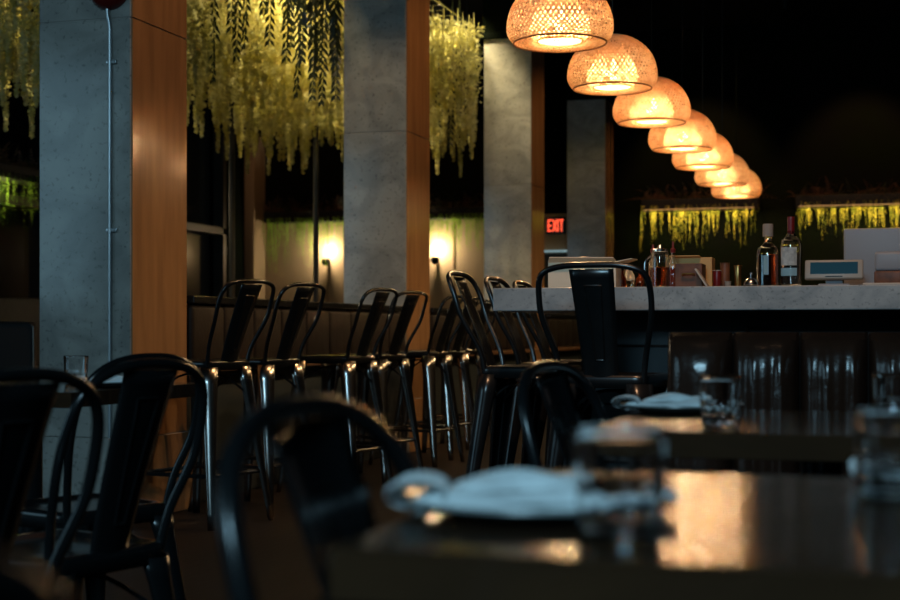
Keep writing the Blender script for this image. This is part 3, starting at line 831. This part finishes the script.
# sconces
def sconce(px, label, pos=None, e=1.0, rz=0):
    if pos is None: pos = (Xb(px, YB-.1), YB, hgt(261, 21.8))
    t = thing('wall_sconce', label, 'sconce', pos, rz, 'wall sconces')
    b = MB(); b.lathe([(0, -.07), (.035, -.064), (.06, -.035), (.07, 0), (.06, .034), (.04, .042), (.035, .025), (0, .018)], (0, -.15, 0), 24); b.build('ball_shade', 'black', t)
    b = MB(); b.tube([(0, 0, 0), (0, -.1, 0)], .02, 10); b.build('arm', 'black', t)
    light('sconce_glow', 'POINT', (0, -.13, .17), 30*e, (1.0, .80, .52), .03, parent=t)
    return t
sconce(327, 'black ball wall sconce seen between the first and second columns', e=1.0)
sconce(436, 'black ball wall sconce seen just right of the second column', e=1.2)
sconce(0, 'black ball wall sconce on the far left wall', pos=(XL, yy-.95, 2.25), e=1.3, rz=PI/2)

# ------------------------------------------------------------------ exit sign
ez = 21.0; ex = Xb(555.5, YB-.06)
t = thing('exit_sign', 'red lit EXIT sign on the dark back wall between two columns', 'sign', (ex, YB, hgt(225.5, ez)))
MB().box(-.17, .17, -.06, 0, -.13, .13, .01).build('housing', 'black', t, smooth=False)
b = MB(); h = .095; y0, y1 = -.068, -.058
def seg(x0, z0, x1, z1, wd=.022):
    a = Vector((x0, 0, z0)); c = Vector((x1, 0, z1)); d_ = (c-a); L = d_.length; ang = math.atan2(d_.z, d_.x)
    M4 = Matrix.Translation(((x0+x1)/2, (y0+y1)/2, (z0+z1)/2)) @ Matrix.Rotation(-ang, 4, 'Y')
    b.box(-L/2, L/2, -.005, .005, -wd/2, wd/2, M4=M4)
seg(-.125, -h, -.125, h); [seg(-.125, z, -.065, z, .024) for z in (-h+.012, 0, h-.012)]
seg(-.045, -h, .02, h, .024); seg(.02, -h, -.045, h, .024)
seg(.045, -h, .045, h); seg(.105, -h, .105, h); seg(.068, h-.012, .142, h-.012, .024)
b.build('lettering', 'exitred', t, smooth=False)
t.scale = (.84, 1, .92)

# ------------------------------------------------------------------ things on the bar
def bx(px, z): return at(px, z)
def on_bar(px, y):  # X for px on plane Y=y
    return Xb(px, y)
YI = BY+.28
def bottle(name, label, px, prof, m, h_scale=1, labelband=None, cap=None, liquid=None, y=YI, seg=28, sx=1, sy=1, extra=None):
    t = thing(name, label, 'bottle', (on_bar(px, y), y, TOP+.0005), 0)
    b = MB(); b.lathe(prof, seg=seg, sx=sx, sy=sy); b.build('body', m, t)
    if liquid:
        b = MB(); b.lathe(liquid[0], seg=seg, sx=sx, sy=sy); b.build('liquor', liquid[1], t)
    if labelband:
        for (r, z0, z1, mm, a0, a1) in labelband:
            b = MB(); b.grid(lambda u, v: Vector((r*sx*math.cos(a0+(a1-a0)*u), r*sy*math.sin(a0+(a1-a0)*u), z0+(z1-z0)*v)), 18, 2); b.build('paper_label', mm, t, fix=False)
    if cap:
        b = MB(); b.lathe(cap[0], seg=20); b.build('cap', cap[1], t)
    return t
bottle('liquor_bottle', 'square shouldered whisky bottle with amber liquor and grey stopper', 768,
       [(0, 0), (.036, 0), (.040, .004), (.041, .135), (.036, .155), (.018, .172), (.014, .18), (.014, .20), (.011, .20), (.011, .182), (.032, .153), (.037, .134), (.037, .010), (0, .008)], 'glass',
       liquid=([(0, .009), (.0365, .010), (.0365, .13), (0, .13)], 'amber'),
       labelband=[(.0418, .05, .125, 'bluelabel', -PI*.60, -PI*.46)], cap=([(0, .2), (.019, .2), (.019, .245), (.017, .249), (0, .249)], 'cork'))
bottle('liquor_bottle', 'tall clear liquor bottle with white label and dark red neck', 791,
       [(0, 0), (.034, 0), (.037, .004), (.038, .165), (.033, .185), (.015, .205), (.012, .225), (.012, .262), (.009, .262), (.009, .22), (.03, .182), (.0345, .16), (.034, .014), (0, .012)], 'glass',
       labelband=[(.0388, .085, .155, 'label', -PI*.85, -PI*.30), (.0388, .045, .075, 'bluelabel', -PI*.85, -PI*.30)], cap=([(0, .262), (.0135, .262), (.0135, .27), (.0125, .275), (0, .275)], 'red'))
b = MB(); b.lathe([(.0128, .207), (.0132, .262)], seg=20)
b.build('neck_foil', 'red', [o for o in bpy.data.objects if o.get('label', '').startswith('tall clear liquor')][0], fix=False)
for o in bpy.data.objects:
    if o.get('category') == 'bottle': o.scale = (1, 1, .94)
# carafe with two pourers
t = thing('cocktail_pitcher', 'steel and glass pitcher holding bar tools behind the stool\'s hoop', 'pitcher', (on_bar(660, YI), YI, TOP+.0005))
MB().lathe([(0, 0), (.030, 0), (.034, .004), (.036, .03), (.036, .115), (.032, .13), (.028, .14), (.026, .14), (.030, .129), (.033, .115), (.033, .01), (0, .008)], seg=24).build('body', 'glass', t)
MB().lathe([(0, .139), (.029, .139), (.029, .147), (.012, .152), (.006, .165), (0, .166)], seg=24).build('lid', 'chrome', t)
MB().lathe([(0, .009), (.0325, .010), (.0325, .08), (0, .08)], seg=24).build('drink', 'amber', t)
MB().tube(smoothpath([(-.034, 0, .03), (-.052, 0, .05), (-.055, 0, .10), (-.034, 0, .125)], 5), .004, 8).build('handle', 'chrome', t)
for px, hh, lab in ((653, .17, 'small pour-spout bottle with a red tip left of the pitcher'), (673, .18, 'small pour-spout bottle with a red tip right of the pitcher')):
    bottle('pourer_bottle', lab, px, [(0, 0), (.016, 0), (.018, .004), (.018, .10), (.008, .125), (.008, .14), (.006, .14), (.006, .124), (.015, .098), (.015, .006), (0, .005)], 'glass',
           liquid=([(0, .006), (.0145, .007), (.0145, .08), (0, .08)], 'amber'), cap=([(0, .138), (.009, .138), (.010, .15), (.004, .158), (.004, hh), (0, hh)], 'red'), y=YI+.07)
# boxes
def boxthing(name, label, cat, px0, px1, y, z0, z1, dpt, m, lid=None, rz=0):
    x0, x1 = on_bar(px0, y), on_bar(px1, y); t = thing(name, label, cat, ((x0+x1)/2, y, z0), rz); w_ = (x1-x0)/2
    MB().box(-w_, w_, 0, dpt, 0, z1-z0, .002).build('carton', m, t, smooth=False)
    return t, w_
YJ = BY+.40
t, w_ = boxthing('carton_box', 'open cream cardboard box on the bar behind the stool', 'box', 548, 616, YI, TOP+.0005, TOP+.105, .20, 'cream')
b = MB(); b.poly([(-w_, 0, .105), (w_, 0, .108), (w_*.96, -.03, .118), (-w_*.9, -.035, .122)]); b.build('flap', 'cream', t, solid=.003, smooth=False)
b = MB(); b.poly([(w_, .01, .105), (w_+.055, .01, .115), (w_+.05, .19, .12), (w_, .19, .105)]); b.build('flap', 'cream', t, solid=.003, smooth=False)
x = on_bar(583, YI+.08); tag(MB().lathe([(0, 0), (.045, 0), (.05, .008), (.03, .02), (0, .024)], seg=20, sx=1).build('cork_lid', 'brownbox', loc=(x, YI+.08, TOP+.1065)), 'small brown round lid lying on the cream box', 'lid')
t, w_ = boxthing('carton_box', 'bright tan cardboard box behind the brown box on the bar', 'box', 668, 712, YJ+.06, TOP+.0005, TOP+.125, .10, 'card')
b = MB(); b.poly([(-w_, 0, .1255), (w_*.5, 0, .1255), (w_*.45, -.02, .13), (-w_, -.02, .13)]); b.build('flap', 'card', t, solid=.003, smooth=False)
t, w_ = boxthing('leather_case', 'dark brown rounded case in front of the tan box', 'case', 675, 702, YI+.02, TOP+.0005, TOP+.095, .12, 'brownbox')
MB().tube(smoothpath([(-.02, -.004, .05), (-.02, -.014, .055), (.02, -.014, .055), (.02, -.004, .05)], 4), .003, 6).build('handle', 'brass', t)
# leaning menu, cups and small jars
x = on_bar(709, YI); t = thing('menu_card', 'white card leaning at an angle beside the brown case', 'menu', (x, YI, TOP+.001)); 
o = MB().box(-.003, .003, -.04, .04, 0, .085, .001).build('card', 'paper', t); o.rotation_euler = (0, R(-33), 0)
MB().box(-.001, .028, -.02, .02, 0, .003).build('card_foot', 'paper', t)
def cup(px, y, r, h, m, name, label, cat, taper=.8):
    t = thing(name, label, cat, (on_bar(px, y), y, TOP+.0005))
    MB().lathe([(0, 0), (r*taper, 0), (r*taper+.001, .003), (r, h-.002), (r-.001, h), (r-.003, h-.002), (r*taper-.003, .005), (0, .004)], seg=22).build('cup_body', m, t)
    MB().tube([(r*math.cos(k*PI/12), r*math.sin(k*PI/12), h) for k in range(24)], .0015, 6, closed=True).build('lip', m if m != 'red' else 'paper', t); return t
cup(717, YI+.12, .016, .070, 'red', 'paper_cup', 'small red cup behind the leaning card', 'cup')
cup(725, YJ+.05, .018, .10, 'brownbox', 'storage_jar', 'dark brown jar between the red cup and brass jar', 'jar', 1)
cup(738, YI+.05, .014, .085, 'brass', 'brass_jigger', 'narrow brass jigger left of the service bell', 'jigger', .7)
cup(728, YI-.06, .011, .022, 'cork', 'bottle_stopper', 'tiny beige stopper on the counter edge', 'stopper')
for px, y, h, lab in ((622, YJ, .085, 'short amber bottle just right of the cream box'), (631, YJ+.05, .10, 'dark small bottle in the cluster, second from the cream box'),
                      (640, YJ-.03, .075, 'squat small bottle in the cluster nearest the pitcher'), (627, YJ+.12, .115, 'tallest small bottle at the back of the cluster')):
    bottle('bitters_bottle', lab, px, [(0, 0), (.014, 0), (.016, .003), (.016, h*.55), (.006, h*.72), (.006, h*.9), (0, h*.9)], 'amber' if h < .09 else 'glass', cap=([(0, h*.88), (.008, h*.88), (.008, h), (0, h)], 'black' if h < .1 else 'brass'), y=y, seg=16)
# service bell
t = thing('service_bell', 'small silver service bell in front of the whisky bottle', 'bell', (on_bar(751, YI-.12), YI-.12, TOP+.0005))
MB().lathe([(0, 0), (.028, 0), (.028, .004), (0, .004)], seg=24).build('base', 'black', t)
MB().lathe([(0, .034), (.008, .033), (.018, .027), (.025, .016), (.027, .008), (.025, .008), (0, .01)], seg=28).build('dome', 'chrome', t)
MB().lathe([(0, .052), (.004, .051), (.005, .047), (.002, .044), (.002, .032), (0, .032)], seg=12).build('button', 'chrome', t)
# customer display
t = thing('payment_display', 'small beige framed payment display with a dark blue screen', 'display', (on_bar(834, YI-.02), YI-.02, TOP+.0005))
b = MB(); b.box(-.055, .055, -.02, .06, 0, .012, .004); b.box(-.03, .03, .012, .03, .01, .05, .004); b.build('stand', 'greyplastic', t)
hd = MB().box(-.102, .102, -.012, .012, -.036, .036, .006, 3).build('housing', 'plastic', t); hd.location = (0, .005, .062); hd.rotation_euler = (R(-14), 0, 0)
MB().box(-.083, .083, -.0135, -.0115, -.018, .026, .001).build('screen', 'screen', hd, smooth=False)
MB().box(-.03, .03, -.0135, -.0115, -.029, -.026).build('card_slot', 'black', hd, smooth=False)
# monitor back and the printer
t = thing('till_monitor', 'large grey monitor seen from behind at the bar\'s right', 'monitor', (on_bar(893, YJ+.05), YJ+.05, TOP+.0005))
MB().box(-.175, .175, -.014, .014, .005, .222, .006, 3).build('back_shell', 'greyplastic', t)
MB().box(-.06, .06, -.02, .10, 0, .012, .004).build('foot', 'greyplastic', t); MB().box(-.03, .03, .01, .03, .01, .12, .004).build('neck', 'greyplastic', t)
t = thing('receipt_printer', 'pale box-shaped receipt printer in front of the grey monitor', 'printer', (on_bar(902, YI), YI, TOP+.0005))
MB().box(-.095, .095, -.05, .07, 0, .055, .006).build('lower_case', 'brownbox', t); MB().box(-.093, .093, -.048, .068, .055, .125, .012, 3).build('cover', 'greyplastic', t)
x = on_bar(890, BY+.1); t = MB().box(-.09, .09, -.05, .05, 0, .008, .002).build('clipboard', 'paper', loc=(x, BY+.12, TOP+.0005)); tag(t, 'flat white clipboard lying on the counter before the printer', 'clipboard')

# booth edge at the far left behind the left table
M['blackmatt'] = mat('matt_black_board', (.008, .009, .01), .7, 0, .2)
t = thing('booth_divider', 'black booth divider at the photo\'s left edge behind the tumbler', 'divider', (*at(5, 8.5), 0), TH)
MB().box(-.6, .18, -.03, .03, 0.0, .97, .02, 3).build('board', 'blackmatt', t)
MB().tube([(-.6, -.035, .965), (.15, -.035, .965), (.175, -.035, .94), (.18, -.035, .30)], .005, 8).build('edge_highlight', 'steel', t)  # highlight along the divider's edge, shaped as a steel tube
